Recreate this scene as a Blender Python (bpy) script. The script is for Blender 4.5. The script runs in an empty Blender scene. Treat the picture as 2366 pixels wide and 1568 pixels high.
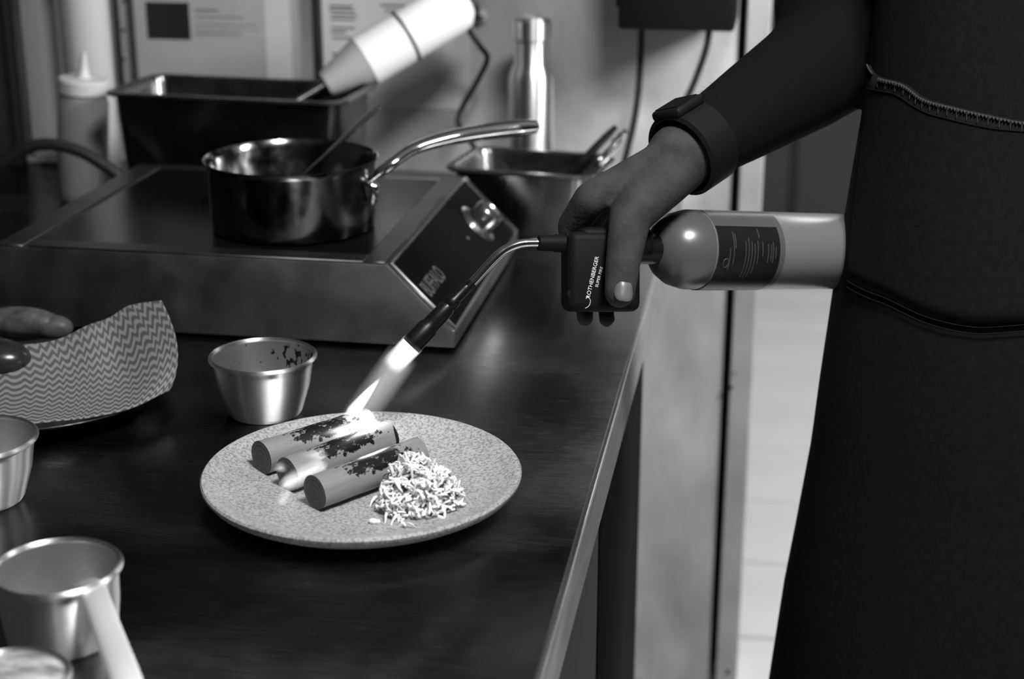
import bpy, bmesh, math, random
import numpy as np
from math import sin, cos, pi, radians, sqrt, atan
from mathutils import Vector, Matrix

# ---------------------------------------------------------------- camera
F, CX, CY = 3650.0, 1183.0, 784.0          # focal length in px of the 2366 x 1568 frame
PITCH, YAW, T = atan(1247 / F), radians(9.5), 0.90   # T = worktop height
FWD = Vector((-sin(YAW) * cos(PITCH), cos(YAW) * cos(PITCH), -sin(PITCH)))
RIGHT = Vector((cos(YAW), sin(YAW), 0))
UP = RIGHT.cross(FWD)
def ray(x, y): return (FWD * F + RIGHT * (x - CX) - UP * (y - CY)).normalized()
CAM = Vector((0, 0, T + .012)) - ray(837, 1097) * 1.376
def atz(x, y, z): r = ray(x, y); return CAM + r * ((z - CAM.z) / r.z)
def aty(x, y, Y): r = ray(x, y); return CAM + r * ((Y - CAM.y) / r.y)
def atd(x, y, d): r = ray(x, y); return CAM + r * (d / r.dot(FWD))
def onplane(x, y, p, n): r = ray(x, y); return CAM + r * ((p - CAM).dot(n) / r.dot(n))

scene = bpy.context.scene
col = scene.collection
cam = bpy.data.cameras.new('camera'); camo = bpy.data.objects.new('camera', cam); col.objects.link(camo)
cam.sensor_width = 36; cam.lens = F / 2366 * 36; cam.clip_start = .02
camo.matrix_world = Matrix.Translation(CAM) @ Matrix((RIGHT, UP, -FWD)).transposed().to_4x4()
cam.dof.use_dof = True; cam.dof.focus_distance = 1.40; cam.dof.aperture_fstop = 4.4
scene.camera = camo

# ---------------------------------------------------------------- world, lights, exposure
w = bpy.data.worlds.new('world'); scene.world = w; w.use_nodes = True
w.node_tree.nodes['Background'].inputs[0].default_value = (.5, .5, .5, 1)
w.node_tree.nodes['Background'].inputs[1].default_value = .11
def area(name, loc, target, size, power, sy=None):
    l = bpy.data.lights.new(name, 'AREA'); l.energy = power; l.shape = 'RECTANGLE'; l.size = size; l.size_y = sy or size
    o = bpy.data.objects.new(name, l); col.objects.link(o); o.location = loc
    o.rotation_euler = (Vector(target) - Vector(loc)).to_track_quat('-Z', 'Y').to_euler()
    return o
area('ceiling_lamp', (.62, -.62, 2.42), (.62, -.62, 0), .40, 47)
area('wall_lamp', (1.25, .45, 1.80), (.1, 1.1, 1.0), .36, 36)
area('back_room_lamp', (1.3, 2.9, 2.35), (1.1, 2.8, 0), 1.0, 27)
scene.view_settings.view_transform = 'Standard'; scene.view_settings.look = 'None'
scene.view_settings.exposure = 0; scene.view_settings.gamma = 1
scene.view_settings.use_curve_mapping = False

# ---------------------------------------------------------------- materials
M = {}
def nt(name):
    m = bpy.data.materials.new(name); m.use_nodes = True; M[name] = m
    n = m.node_tree.nodes; return m, n, m.node_tree.links, n['Principled BSDF']
def mat(name, v, rough=.5, metal=0, spec=.5, var=0, scale=30, bump=0, bscale=200, stretch=None, coat=0, trans=0, alpha=1, rvar=0, aniso=0):
    m, n, l, b = nt(name)
    b.inputs['Base Color'].default_value = (v, v, v, 1); b.inputs['Roughness'].default_value = rough
    b.inputs['Metallic'].default_value = metal; b.inputs['Specular IOR Level'].default_value = spec
    b.inputs['Coat Weight'].default_value = coat; b.inputs['Transmission Weight'].default_value = trans
    b.inputs['Alpha'].default_value = alpha
    tc = n.new('ShaderNodeTexCoord'); mp = n.new('ShaderNodeMapping'); l.new(tc.outputs['Object'], mp.inputs[0])
    if stretch: mp.inputs['Scale'].default_value = stretch
    if var or rvar:
        t = n.new('ShaderNodeTexNoise'); t.inputs['Scale'].default_value = scale; t.inputs['Detail'].default_value = 6
        l.new(mp.outputs[0], t.inputs[0])
        if var:
            r = n.new('ShaderNodeMapRange'); r.inputs[1].default_value = .3; r.inputs[2].default_value = .7
            r.inputs[3].default_value = max(0, v - var); r.inputs[4].default_value = v + var
            l.new(t.outputs[0], r.inputs[0]); l.new(r.outputs[0], b.inputs['Base Color'])
        if rvar:
            r = n.new('ShaderNodeMapRange'); r.inputs[1].default_value = .3; r.inputs[2].default_value = .7
            r.inputs[3].default_value = max(.03, rough - rvar); r.inputs[4].default_value = rough + rvar
            l.new(t.outputs[0], r.inputs[0]); l.new(r.outputs[0], b.inputs['Roughness'])
    if aniso:
        tn_ = n.new('ShaderNodeTangent'); tn_.direction_type = 'RADIAL'; tn_.axis = 'Z'; l.new(tn_.outputs[0], b.inputs['Tangent'])
        b.inputs['Anisotropic'].default_value = aniso; b.inputs['Anisotropic Rotation'].default_value = .25
    if bump:
        t = n.new('ShaderNodeTexNoise'); t.inputs['Scale'].default_value = bscale; t.inputs['Detail'].default_value = 4
        l.new(mp.outputs[0], t.inputs[0]); k = n.new('ShaderNodeBump'); k.inputs['Strength'].default_value = bump
        k.inputs['Distance'].default_value = .002; l.new(t.outputs[0], k.inputs['Height']); l.new(k.outputs[0], b.inputs['Normal'])
    return m
mat('wall_paint', .42, .6, var=.12, scale=7, stretch=(1.6, 1, .7), bump=.1)
mat('ceiling_paint', .35, .8)
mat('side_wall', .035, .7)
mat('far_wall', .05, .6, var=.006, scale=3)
mat('dark_seam', .012, .7)
mat('floor_paint', .80, .45, var=.04, scale=5)
mat('floor_under', .55, .8)
mat('trim_paint', .36, .5, var=.05, scale=9)
mat('screw_dark', .04, .5, .6)
mat('cabinet_grey', .03, .7, spec=.15, var=.006, scale=6)
mat('black_appliance', .005, .8, spec=.03)
mat('plywood', .17, .6, var=.05, scale=18, stretch=(6, .6, 6), bump=.2)
mat('steel_lip', .62, .25, 1)
mat('hob_steel', .17, .52, 1, var=.03, scale=20, rvar=.06)
mat('hob_border', .13, .42, 1, var=.03, scale=20)
mat('black_glass', .004, .22, spec=.12)
mat('panel_black', .005, .7, spec=.02)
mat('print_grey', .10, .6)
mat('print_white', .75, .5)
mat('knob_steel', .6, .22, 1)
mat('polished_steel', .20, .15, 1, rvar=.05, scale=60, var=.05)
mat('mirror_steel', .75, .10, 1)
mat('gn_steel', .16, .28, 1, rvar=.06, scale=25)
mat('brushed_flask', .92, .36, 1, stretch=(1, 1, 30), rvar=.04, scale=80, aniso=.85)
mat('cup_alu', .95, .5, 1, rvar=.02, scale=200, aniso=.97)
mat('handle_alu', .95, .5, 1)
mat('cup_inner', .42, .45, .9, var=.02, scale=300)
mat('white_plastic', .8, .45, var=.02, scale=12)
mat('grey_plastic', .5, .5)
mat('black_plastic', .006, .6, spec=.12)
mat('black_rubber', .010, .6)
mat('paper', .38, .6, var=.05, scale=6)
mat('paper_bright', .56, .6, var=.03, scale=6)
mat('paper_sleeve', .40, .35, var=.04, scale=7, stretch=(6, 1, .5))
mat('ink_black', .012, .5)
mat('ink_grey', .07, .6)
mat('frosted', .7, .4, alpha=.7)
mat('sauce_bottle', .30, .35, var=.03, scale=12)
mat('bottle_cap', .58, .4)
mat('post_steel', .6, .35, 0, var=.05, scale=10, stretch=(8, 8, .5))
mat('skin', .045, .7, spec=.12, var=.012, scale=45, bump=.35, bscale=260)
mat('nail', .13, .35)
mat('hair', .008, .6)
mat('shirt', .005, .9, spec=.1)
mat('trousers', .008, .9, spec=.1)
mat('apron', .009, .9, spec=.1, var=.002, scale=150, bump=.2, bscale=900)
mat('stitch', .05, .9, spec=.1)
mat('stitch_faint', .011, .9, spec=.05)
mat('watch_black', .006, .6, spec=.2)
mat('can_paint', .12, .28, .3, var=.01, scale=15)
mat('can_metal', .22, .3, .2, var=.02, scale=10)
mat('label_black', .010, .35)
mat('label_print', .05, .5)
mat('burner_black', .015, .35, .6)
mat('leek_end', .07, .5, var=.03, scale=60)
mat('shred', .88, .5, var=.06, scale=300)
mat('herb', .03, .6)
mat('salad_core', .45, .7, var=.3, scale=260)
mat('food_dark', .02, .25, var=.01, scale=60)
mat('food_pale', .09, .5, var=.05, scale=60)
mat('sauce_mottle', .30, .25, var=.20, scale=55, stretch=(1, 1.8, 1), bump=.3, bscale=90)

def special():
    # brushed worktop with rubbed patches and scratches
    m, n, l, b = nt('worktop_steel')
    b.inputs['Metallic'].default_value = 1
    tc = n.new('ShaderNodeTexCoord')
    t1 = n.new('ShaderNodeTexNoise'); t1.inputs['Scale'].default_value = 4.5; t1.inputs['Detail'].default_value = 7; t1.inputs['Distortion'].default_value = .6
    l.new(tc.outputs['Object'], t1.inputs[0])
    mp = n.new('ShaderNodeMapping'); mp.inputs['Scale'].default_value = (1, 14, 1); mp.inputs['Rotation'].default_value = (0, 0, .5); l.new(tc.outputs['Object'], mp.inputs[0])
    t2 = n.new('ShaderNodeTexNoise'); t2.inputs['Scale'].default_value = 28; t2.inputs['Detail'].default_value = 3; l.new(mp.outputs[0], t2.inputs[0])
    r = n.new('ShaderNodeMapRange'); r.inputs[1].default_value = .35; r.inputs[2].default_value = .7; r.inputs[3].default_value = .07; r.inputs[4].default_value = .26
    l.new(t1.outputs[0], r.inputs[0]); l.new(r.outputs[0], b.inputs['Base Color'])
    r2 = n.new('ShaderNodeMapRange'); r2.inputs[1].default_value = .3; r2.inputs[2].default_value = .7; r2.inputs[3].default_value = .14; r2.inputs[4].default_value = .36
    mx = n.new('ShaderNodeMix'); mx.inputs[0].default_value = .35; l.new(t1.outputs[0], mx.inputs[2]); l.new(t2.outputs[0], mx.inputs[3])
    l.new(mx.outputs[0], r2.inputs[0]); l.new(r2.outputs[0], b.inputs['Roughness'])
    # speckled stoneware
    m, n, l, b = nt('stoneware'); b.inputs['Roughness'].default_value = .45
    tc = n.new('ShaderNodeTexCoord'); t = n.new('ShaderNodeTexNoise'); t.inputs['Scale'].default_value = 420; t.inputs['Detail'].default_value = 3
    l.new(tc.outputs['Object'], t.inputs[0])
    r = n.new('ShaderNodeValToRGB'); r.color_ramp.elements[0].position = .36; r.color_ramp.elements[0].color = (.20, .20, .20, 1)
    r.color_ramp.elements[1].position = .58; r.color_ramp.elements[1].color = (.41, .41, .41, 1)
    l.new(t.outputs[0], r.inputs[0]); l.new(r.outputs[0], b.inputs['Base Color'])
    k = n.new('ShaderNodeBump'); k.inputs['Strength'].default_value = .25; k.inputs['Distance'].default_value = .001; l.new(t.outputs[0], k.inputs['Height']); l.new(k.outputs[0], b.inputs['Normal'])
    # cup interior with dark splashes
    m, n, l, b = nt('cup_splashed'); b.inputs['Metallic'].default_value = .9; b.inputs['Roughness'].default_value = .4
    tc = n.new('ShaderNodeTexCoord'); mp = n.new('ShaderNodeMapping'); mp.inputs['Scale'].default_value = (1, 1, .7); l.new(tc.outputs['Object'], mp.inputs[0])
    t = n.new('ShaderNodeTexNoise'); t.inputs['Scale'].default_value = 170; t.inputs['Detail'].default_value = 2; l.new(mp.outputs[0], t.inputs[0])
    sx = n.new('ShaderNodeSeparateXYZ'); l.new(tc.outputs['Object'], sx.inputs[0])
    g = n.new('ShaderNodeMapRange'); g.inputs[1].default_value = -.02; g.inputs[2].default_value = .012; g.inputs[3].default_value = .0; g.inputs[4].default_value = .17; l.new(sx.outputs[0], g.inputs[0])
    s = n.new('ShaderNodeMath'); s.operation = 'ADD'; l.new(t.outputs[0], s.inputs[0]); l.new(g.outputs[0], s.inputs[1])
    r = n.new('ShaderNodeValToRGB'); r.color_ramp.elements[0].position = .70; r.color_ramp.elements[0].color = (.36, .36, .36, 1)
    r.color_ramp.elements[1].position = .73; r.color_ramp.elements[1].color = (.02, .02, .02, 1); l.new(s.outputs[0], r.inputs[0]); l.new(r.outputs[0], b.inputs['Base Color'])
    # leek: fine lengthwise fibres, char patches on the top side
    m, n, l, b = nt('leek'); b.inputs['Roughness'].default_value = .3
    tc = n.new('ShaderNodeTexCoord')
    mp = n.new('ShaderNodeMapping'); mp.inputs['Scale'].default_value = (.08, 1, 1); l.new(tc.outputs['Object'], mp.inputs[0])
    tf = n.new('ShaderNodeTexNoise'); tf.inputs['Scale'].default_value = 420; l.new(mp.outputs[0], tf.inputs[0])
    rf = n.new('ShaderNodeMapRange'); rf.inputs[1].default_value = .3; rf.inputs[2].default_value = .7; rf.inputs[3].default_value = .205; rf.inputs[4].default_value = .25; l.new(tf.outputs[0], rf.inputs[0])
    mp2 = n.new('ShaderNodeMapping'); mp2.inputs['Scale'].default_value = (.55, 1, .4); l.new(tc.outputs['Object'], mp2.inputs[0])
    ch = n.new('ShaderNodeTexNoise'); ch.inputs['Scale'].default_value = 300; ch.inputs['Detail'].default_value = 6; ch.inputs['Roughness'].default_value = .65; l.new(mp2.outputs[0], ch.inputs[0])
    cb = n.new('ShaderNodeTexNoise'); cb.inputs['Scale'].default_value = 28; cb.inputs['Detail'].default_value = 2; l.new(tc.outputs['Object'], cb.inputs[0])
    sx = n.new('ShaderNodeSeparateXYZ'); l.new(tc.outputs['Object'], sx.inputs[0])
    gz = n.new('ShaderNodeMapRange'); gz.inputs[1].default_value = -.003; gz.inputs[2].default_value = .0105; gz.inputs[3].default_value = -.35; gz.inputs[4].default_value = .20; l.new(sx.outputs[2], gz.inputs[0])
    ab = n.new('ShaderNodeMath'); ab.operation = 'ABSOLUTE'; l.new(sx.outputs[0], ab.inputs[0])
    gx = n.new('ShaderNodeMapRange'); gx.inputs[1].default_value = .022; gx.inputs[2].default_value = .048; gx.inputs[3].default_value = 0; gx.inputs[4].default_value = -.35; l.new(ab.outputs[0], gx.inputs[0])
    def add(a, c):
        k = n.new('ShaderNodeMath'); k.operation = 'ADD'; l.new(a, k.inputs[0]); l.new(c, k.inputs[1]); return k.outputs[0]
    hb = n.new('ShaderNodeMath'); hb.operation = 'MULTIPLY'; hb.inputs[1].default_value = .55; l.new(cb.outputs[0], hb.inputs[0])
    tot = add(add(add(ch.outputs[0], hb.outputs[0]), gz.outputs[0]), gx.outputs[0])
    rr = n.new('ShaderNodeMapRange'); rr.inputs[1].default_value = .85; rr.inputs[2].default_value = .89; l.new(tot, rr.inputs[0])
    mx = n.new('ShaderNodeMix'); mx.data_type = 'RGBA'; l.new(rr.outputs[0], mx.inputs[0]); l.new(rf.outputs[0], mx.inputs[6]); mx.inputs[7].default_value = (.006, .006, .006, 1)
    l.new(mx.outputs[2], b.inputs['Base Color'])
    # printed zig-zag wipe
    m, n, l, b = nt('wave_cloth'); b.inputs['Roughness'].default_value = .85
    uv = n.new('ShaderNodeUVMap'); sx = n.new('ShaderNodeSeparateXYZ'); l.new(uv.outputs[0], sx.inputs[0])
    def math_(op, a, c):
        k = n.new('ShaderNodeMath'); k.operation = op
        for i, q in enumerate((a, c)):
            if q is None: continue
            if isinstance(q, (int, float)): k.inputs[i].default_value = q
            else: l.new(q, k.inputs[i])
        return k.outputs[0]
    wv = math_('MULTIPLY', math_('SINE', math_('MULTIPLY', sx.outputs[0], 690.0), None), 1.7)
    ph = math_('ADD', math_('MULTIPLY', sx.outputs[1], 560.0), wv)
    st = math_('SINE', ph, None)
    r = n.new('ShaderNodeMapRange'); r.inputs[1].default_value = -.5; r.inputs[2].default_value = .6; r.inputs[3].default_value = .08; r.inputs[4].default_value = .24; l.new(st, r.inputs[0])
    l.new(r.outputs[0], b.inputs['Base Color'])
special()

def flame_mat(name, strength, power=1.5, noise=10, namp=.6, z0=0., z1=1., hollow=0):
    """emission volume; local space: axis z 0..1, radius 1"""
    m = bpy.data.materials.new(name); m.use_nodes = True; n = m.node_tree.nodes; l = m.node_tree.links; n.clear()
    out = n.new('ShaderNodeOutputMaterial'); em = n.new('ShaderNodeEmission'); l.new(em.outputs[0], out.inputs['Volume'])
    tc = n.new('ShaderNodeTexCoord'); sx = n.new('ShaderNodeSeparateXYZ'); l.new(tc.outputs['Object'], sx.inputs[0])
    def m2(op, a, c=None, clamp=False):
        k = n.new('ShaderNodeMath'); k.operation = op; k.use_clamp = clamp
        for i, q in enumerate((a, c)):
            if q is None: continue
            if isinstance(q, (int, float)): k.inputs[i].default_value = q
            else: l.new(q, k.inputs[i])
        return k.outputs[0]
    r2 = m2('ADD', m2('MULTIPLY', sx.outputs[0], sx.outputs[0]), m2('MULTIPLY', sx.outputs[1], sx.outputs[1]))
    fall = m2('POWER', m2('SUBTRACT', 1.0, m2('SQRT', r2), True), power)
    if hollow: fall = m2('MULTIPLY', fall, m2('ADD', 1 - hollow, m2('MULTIPLY', r2, hollow * 3)))
    mr = n.new('ShaderNodeMapRange'); mr.inputs[1].default_value = 0; mr.inputs[2].default_value = 1; mr.inputs[3].default_value = z0; mr.inputs[4].default_value = z1; l.new(sx.outputs[2], mr.inputs[0])
    mp = n.new('ShaderNodeMapping'); mp.inputs['Scale'].default_value = (1, 1, 1.2); l.new(tc.outputs['Object'], mp.inputs[0])
    no = n.new('ShaderNodeTexNoise'); no.inputs['Scale'].default_value = noise; no.inputs['Detail'].default_value = 3; l.new(mp.outputs[0], no.inputs[0])
    nz = m2('ADD', 1 - namp, m2('MULTIPLY', m2('POWER', no.outputs[0], 2.0), namp * 4))
    ends = m2('MULTIPLY', m2('MULTIPLY', sx.outputs[2], 8.0, True), m2('MULTIPLY', m2('SUBTRACT', 1.0, sx.outputs[2]), 5.0, True))
    tot = m2('MULTIPLY', m2('MULTIPLY', m2('MULTIPLY', fall, mr.outputs[0]), nz), ends)
    l.new(m2('MULTIPLY', tot, strength), em.inputs['Strength'])
    M[name] = m
    return m

# ---------------------------------------------------------------- helpers
base = {}
def tag(o, label=None, cat=None, group=None, kind=None):
    for k, v in (('label', label), ('category', cat), ('group', group), ('kind', kind)):
        if v: o[k] = v
    return o
def thing(name, loc, label, cat, group=None):
    o = bpy.data.objects.new(name, None); col.objects.link(o); o.location = loc; o.empty_display_size = .02
    base[o.name] = Vector(loc); return tag(o, label, cat, group)
def V(*a): return Vector(a)
class MB:
    def __init__(s): s.v = []; s.f = []
    def add(s, vs, fs):
        k = len(s.v); s.v += [Vector(p) for p in vs]; s.f += [tuple(i + k for i in f) for f in fs]; return s
    def box(s, x0, x1, y0, y1, z0, z1, bev=0, seg=2, mtx=None):
        bm = bmesh.new(); bmesh.ops.create_cube(bm, size=1)
        for v in bm.verts: v.co = Vector(((x0 + x1) / 2 + v.co.x * (x1 - x0), (y0 + y1) / 2 + v.co.y * (y1 - y0), (z0 + z1) / 2 + v.co.z * (z1 - z0)))
        if bev: bmesh.ops.bevel(bm, geom=bm.edges[:], offset=bev, segments=seg, profile=.5, affect='EDGES')
        return s.bm(bm, mtx)
    def bm(s, bm, mtx=None):
        bm.verts.index_update()
        s.add([(mtx @ v.co) if mtx else v.co.copy() for v in bm.verts], [[v.index for v in f.verts] for f in bm.faces]); bm.free(); return s
    def lathe(s, prof, c=(0, 0, 0), n=48, axis=None, closed=False, cap0=False, cap1=False, sx=1, sy=1):
        c = Vector(c); R = axis.to_track_quat('Z', 'Y').to_matrix() if axis is not None else Matrix.Identity(3)
        vs = []; fs = []; k = len(prof)
        for r, z in prof:
            for j in range(n):
                a = 2 * pi * j / n; vs.append(c + R @ Vector((r * cos(a) * sx, r * sin(a) * sy, z)))
        for i in range(k if closed else k - 1):
            i2 = (i + 1) % k
            for j in range(n): fs.append((i * n + j, i * n + (j + 1) % n, i2 * n + (j + 1) % n, i2 * n + j))
        if cap0: fs.append(tuple(range(n - 1, -1, -1)))
        if cap1: fs.append(tuple((k - 1) * n + j for j in range(n)))
        return s.add(vs, fs)
    def tube(s, pts, rad, n=12, sq=None, up0=None, cap=True):
        """sq: list of flattening ratios across the second axis"""
        pts = [Vector(p) for p in pts]; k = len(pts); rad = rad if hasattr(rad, '__len__') else [rad] * k
        tg = [(pts[min(i + 1, k - 1)] - pts[max(i - 1, 0)]).normalized() for i in range(k)]
        u = Vector(up0) if up0 is not None else Vector((0, 0, 1))
        if abs(u.dot(tg[0])) > .95: u = Vector((1, 0, 0))
        u = (u - tg[0] * u.dot(tg[0])).normalized(); vs = []; fs = []
        for i in range(k):
            u = (u - tg[i] * u.dot(tg[i])).normalized(); w_ = tg[i].cross(u); q = sq[i] if sq else 1
            for j in range(n):
                a = 2 * pi * j / n; vs.append(pts[i] + w_ * rad[i] * cos(a) + u * rad[i] * q * sin(a))
        for i in range(k - 1):
            for j in range(n): fs.append((i * n + j, i * n + (j + 1) % n, (i + 1) * n + (j + 1) % n, (i + 1) * n + j))
        if cap: fs.append(tuple(range(n - 1, -1, -1))); fs.append(tuple((k - 1) * n + j for j in range(n)))
        return s.add(vs, fs)
    def loft_rr(s, rings, mtx, n=6, cap_last=False):
        """rings of rounded rectangles (z, hx, hy, r)"""
        vs = []; fs = []; N = 4 * n
        for z, hx, hy, r in rings:
            for q, (sx, sy) in enumerate(((1, 1), (-1, 1), (-1, -1), (1, -1))):
                for j in range(n):
                    a = pi / 2 * (q + j / (n - 1)); vs.append(mtx @ Vector((sx * (hx - r) + r * cos(a), sy * (hy - r) + r * sin(a), z)))
        for i in range(len(rings) - 1):
            for j in range(N): fs.append((i * N + j, i * N + (j + 1) % N, (i + 1) * N + (j + 1) % N, (i + 1) * N + j))
        if cap_last: fs.append(tuple((len(rings) - 1) * N + j for j in range(N)))
        return s.add(vs, fs)
    def ball(s, c, r, n=12, sc=(1, 1, 1)):
        bm = bmesh.new(); bmesh.ops.create_uvsphere(bm, u_segments=n, v_segments=max(6, n * 2 // 3), radius=1)
        return s.bm(bm, Matrix.Translation(Vector(c)) @ Matrix.Diagonal((r * sc[0], r * sc[1], r * sc[2], 1)))
    def mesh(s, name, m=None, smooth=True, off=Vector((0, 0, 0)), sharp=None):
        me = bpy.data.meshes.new(name); me.from_pydata([tuple(p - off) for p in s.v], [], s.f); me.validate()
        bm = bmesh.new(); bm.from_mesh(me); bmesh.ops.recalc_face_normals(bm, faces=bm.faces[:]); bm.to_mesh(me); bm.free()
        if smooth:
            me.shade_smooth(); me.set_sharp_from_angle(angle=radians(sharp or 38))
        if m: me.materials.append(M[m])
        return me
    def obj(s, name, m, parent=None, smooth=True, sharp=None):
        """as a part: world coordinates are shifted to the thing's base"""
        off = Vector((0, 0, 0))
        if parent is not None: off = base[parent.name]
        o = bpy.data.objects.new(name, s.mesh(name, m, smooth, off, sharp)); col.objects.link(o)
        if parent is not None: o.parent = parent; base[o.name] = off
        return o
    def top(s, name, m, loc, label, cat, group=None, smooth=True, sharp=None):
        loc = Vector(loc); o = bpy.data.objects.new(name, s.mesh(name, m, smooth, loc, sharp)); col.objects.link(o); o.location = loc
        base[o.name] = loc; return tag(o, label, cat, group)
def struct(mb, name, m, smooth=False):
    o = mb.obj(name, m, smooth=smooth); o['kind'] = 'structure'; base[o.name] = Vector((0, 0, 0)); return o
def spline(pts, n=8):
    pts = [Vector(p) for p in pts]; out = []
    for i in range(len(pts) - 1):
        p0 = pts[max(i - 1, 0)]; p1 = pts[i]; p2 = pts[i + 1]; p3 = pts[min(i + 2, len(pts) - 1)]
        for j in range(n):
            t = j / n
            out.append(.5 * ((2 * p1) + (p2 - p0) * t + (2 * p0 - 5 * p1 + 4 * p2 - p3) * t * t + (3 * p1 - p0 - 3 * p2 + p3) * t ** 3))
    return out + [pts[-1]]
def lerp(a, b, t): return a + (b - a) * t
def text(name, s, m, parent, mtx, size, depth=.0004):
    cu = bpy.data.curves.new(name, 'FONT'); cu.body = s; cu.size = size; cu.extrude = depth; cu.align_x = 'LEFT'; cu.align_y = 'BOTTOM_BASELINE'
    o = bpy.data.objects.new(name, cu); col.objects.link(o)
    me = bpy.data.meshes.new_from_object(o.evaluated_get(bpy.context.evaluated_depsgraph_get()))
    bpy.data.objects.remove(o); bpy.data.curves.remove(cu)
    off = base[parent.name]; me.transform(Matrix.Translation(-off) @ mtx); me.materials.clear(); me.materials.append(M[m])
    o = bpy.data.objects.new(name, me); col.objects.link(o); o.parent = parent; base[o.name] = off
    return o
def frame(o, x, y, z): return Matrix.Translation(o) @ Matrix((x, y, z)).transposed().to_4x4()
rnd = random.Random(4)

# ---------------------------------------------------------------- the room
WY = 1.22                                   # back wall plane
WX = .274                                   # where the back wall ends
DX0, DX1 = .286, .322                       # door trim
FY = 4.35                                   # far wall beyond the opening
fl = struct(MB().box(-1.6, 2.6, -2.2, FY, -.05, -.008), 'floor', 'floor_under')
Ys = [atz(1800, y, 0).y for y in (835, 930, 1035, 1160, 1305, 1475)]
step = (Ys[0] - Ys[-1]) / 5
y0 = Ys[-1]
while y0 - step > -.2: y0 -= step
plank = MB().box(0, 2.32, -step / 2 + .006, step / 2 - .006, -.008, 0, .002, 1).mesh('floor_plank', 'floor_paint', False)
y = y0 + step / 2
while y + step / 2 < FY + .02:
    o = bpy.data.objects.new('floor_plank', plank); col.objects.link(o); o.location = (.26, y, 0); o.parent = fl; y += step
struct(MB().box(-1.6, WX, WY, WY + .12, 0, 2.5), 'wall_back', 'wall_paint')
struct(MB().box(-1.6, WX, WY - .03, WY, 1.28, 2.5), 'added_dark_facing', 'side_wall')  # dark facing added above the view so the worktop reflects darkness
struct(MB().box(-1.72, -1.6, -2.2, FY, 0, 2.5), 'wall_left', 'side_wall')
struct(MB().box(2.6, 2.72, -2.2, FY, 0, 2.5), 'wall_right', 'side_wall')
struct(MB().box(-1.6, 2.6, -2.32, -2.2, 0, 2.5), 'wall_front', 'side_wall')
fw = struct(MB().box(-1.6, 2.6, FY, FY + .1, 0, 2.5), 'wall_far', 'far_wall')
p = aty(1835, 400, FY)
MB().box(p.x - .012, p.x + .012, FY - .012, FY + .01, 0, 2.2).obj('panel_seam', 'dark_seam', fw, False)
struct(MB().box(-1.72, 2.72, -2.32, FY + .1, 2.5, 2.6), 'ceiling', 'ceiling_paint')
tr = struct(MB().box(DX0, DX1, WY - .012, WY + .12, 0, 2.2, .002, 1), 'trim_1', 'trim_paint')
struct(MB().box(WX, DX0, WY + .09, WY + .12, 0, 2.2), 'trim_2', 'dark_seam')
for x, y in ((1688, 895), (1697, 862), (1682, 1552)):
    p = aty(x, y, WY - .012); r = .0038 if y != 862 else .0018
    MB().lathe([(r, 0), (r, .0015), (r * .6, .0022), (0.0001, .0022)], p, 14, axis=V(0, -1, 0)).obj('screw', 'screw_dark', tr)

# ---------------------------------------------------------------- worktop and what stands under it
EX = atz(1250, 1568, T).x
wt = thing('steel_worktop', (EX - .6, .2, 0), 'long dark stainless steel worktop with a plywood front edge', 'worktop')
MB().box(-1.55, EX - .004, -1.0, WY - .005, T - .012, T, .0015, 2).obj('steel_top', 'worktop_steel', wt)
MB().box(EX - .03, EX, -1.0, WY - .005, T - .055, T - .0015, .001, 1).obj('edge_strip', 'plywood', wt)
MB().box(EX - .005, EX - .0005, -1.0, WY - .005, T - .002, T + .0015, .0006, 2).obj('steel_lip', 'steel_lip', wt)
MB().box(-1.5, EX - .035, -.95, WY - .02, T - .055, T - .0121).obj('core_board', 'plywood', wt, False)
for x, y in ((-1.5, -.93), (-1.5, 1.12)):
    MB().box(x, x + .05, y, y + .05, 0, T - .055, .004).obj('leg', 'gn_steel', wt)
for nm, a, b_, m, lab, cat in (('base_cabinet', -.95, .165, 'cabinet_grey', 'dark grey cabinet under the worktop edge', 'cabinet'),
                               ('undercounter_fridge', .18, .66, 'black_appliance', 'black appliance under the worktop beside the grey cabinet', 'fridge')):
    c = thing(nm, (0, (a + b_) / 2, 0), lab, cat)
    MB().box(-.5, EX - .032, a, b_, .08, T - .056, .004).obj('body', m, c)
    MB().box(EX - .031, EX - .010, a + .003, b_ - .003, .10, T - .06, .004).obj('door', m, c)
    MB().box(-.45, EX - .06, a + .02, b_ - .02, 0, .08).obj('plinth', 'black_appliance', c, False)

# ---------------------------------------------------------------- induction hob
HY0, HY1, HX0, HX1, HZ = .363, .782, -.515, -.065, T + .094
hb = thing('induction_hob', (-.26, .57, T), 'wide steel induction hob with black glass top and sloping black control panel', 'hob')
prof = [(HX0, T + .004), (HX0, HZ), (HX1, HZ), (.008, T + .021), (.008, T + .004)]
bm = bmesh.new(); fv = [bm.verts.new((x, HY0, z)) for x, z in prof]; bk = [bm.verts.new((x, HY1, z)) for x, z in prof]
bm.faces.new(fv); bm.faces.new(bk[::-1])
for i in range(5): j = (i + 1) % 5; bm.faces.new((fv[i], bk[i], bk[j], fv[j]))
bmesh.ops.recalc_face_normals(bm, faces=bm.faces[:]); bmesh.ops.bevel(bm, geom=bm.edges[:], offset=.0016, segments=2, profile=.5, affect='EDGES')
MB().bm(bm).obj('body', 'hob_steel', hb)
GX0, GX1, GY0, GY1 = -.475, -.092, .392, .757
MB().box(GX0, GX1, GY0, GY1, HZ - .002, HZ + .0012, .0008, 1).obj('glass_top', 'black_glass', hb)
fr = MB()
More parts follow.
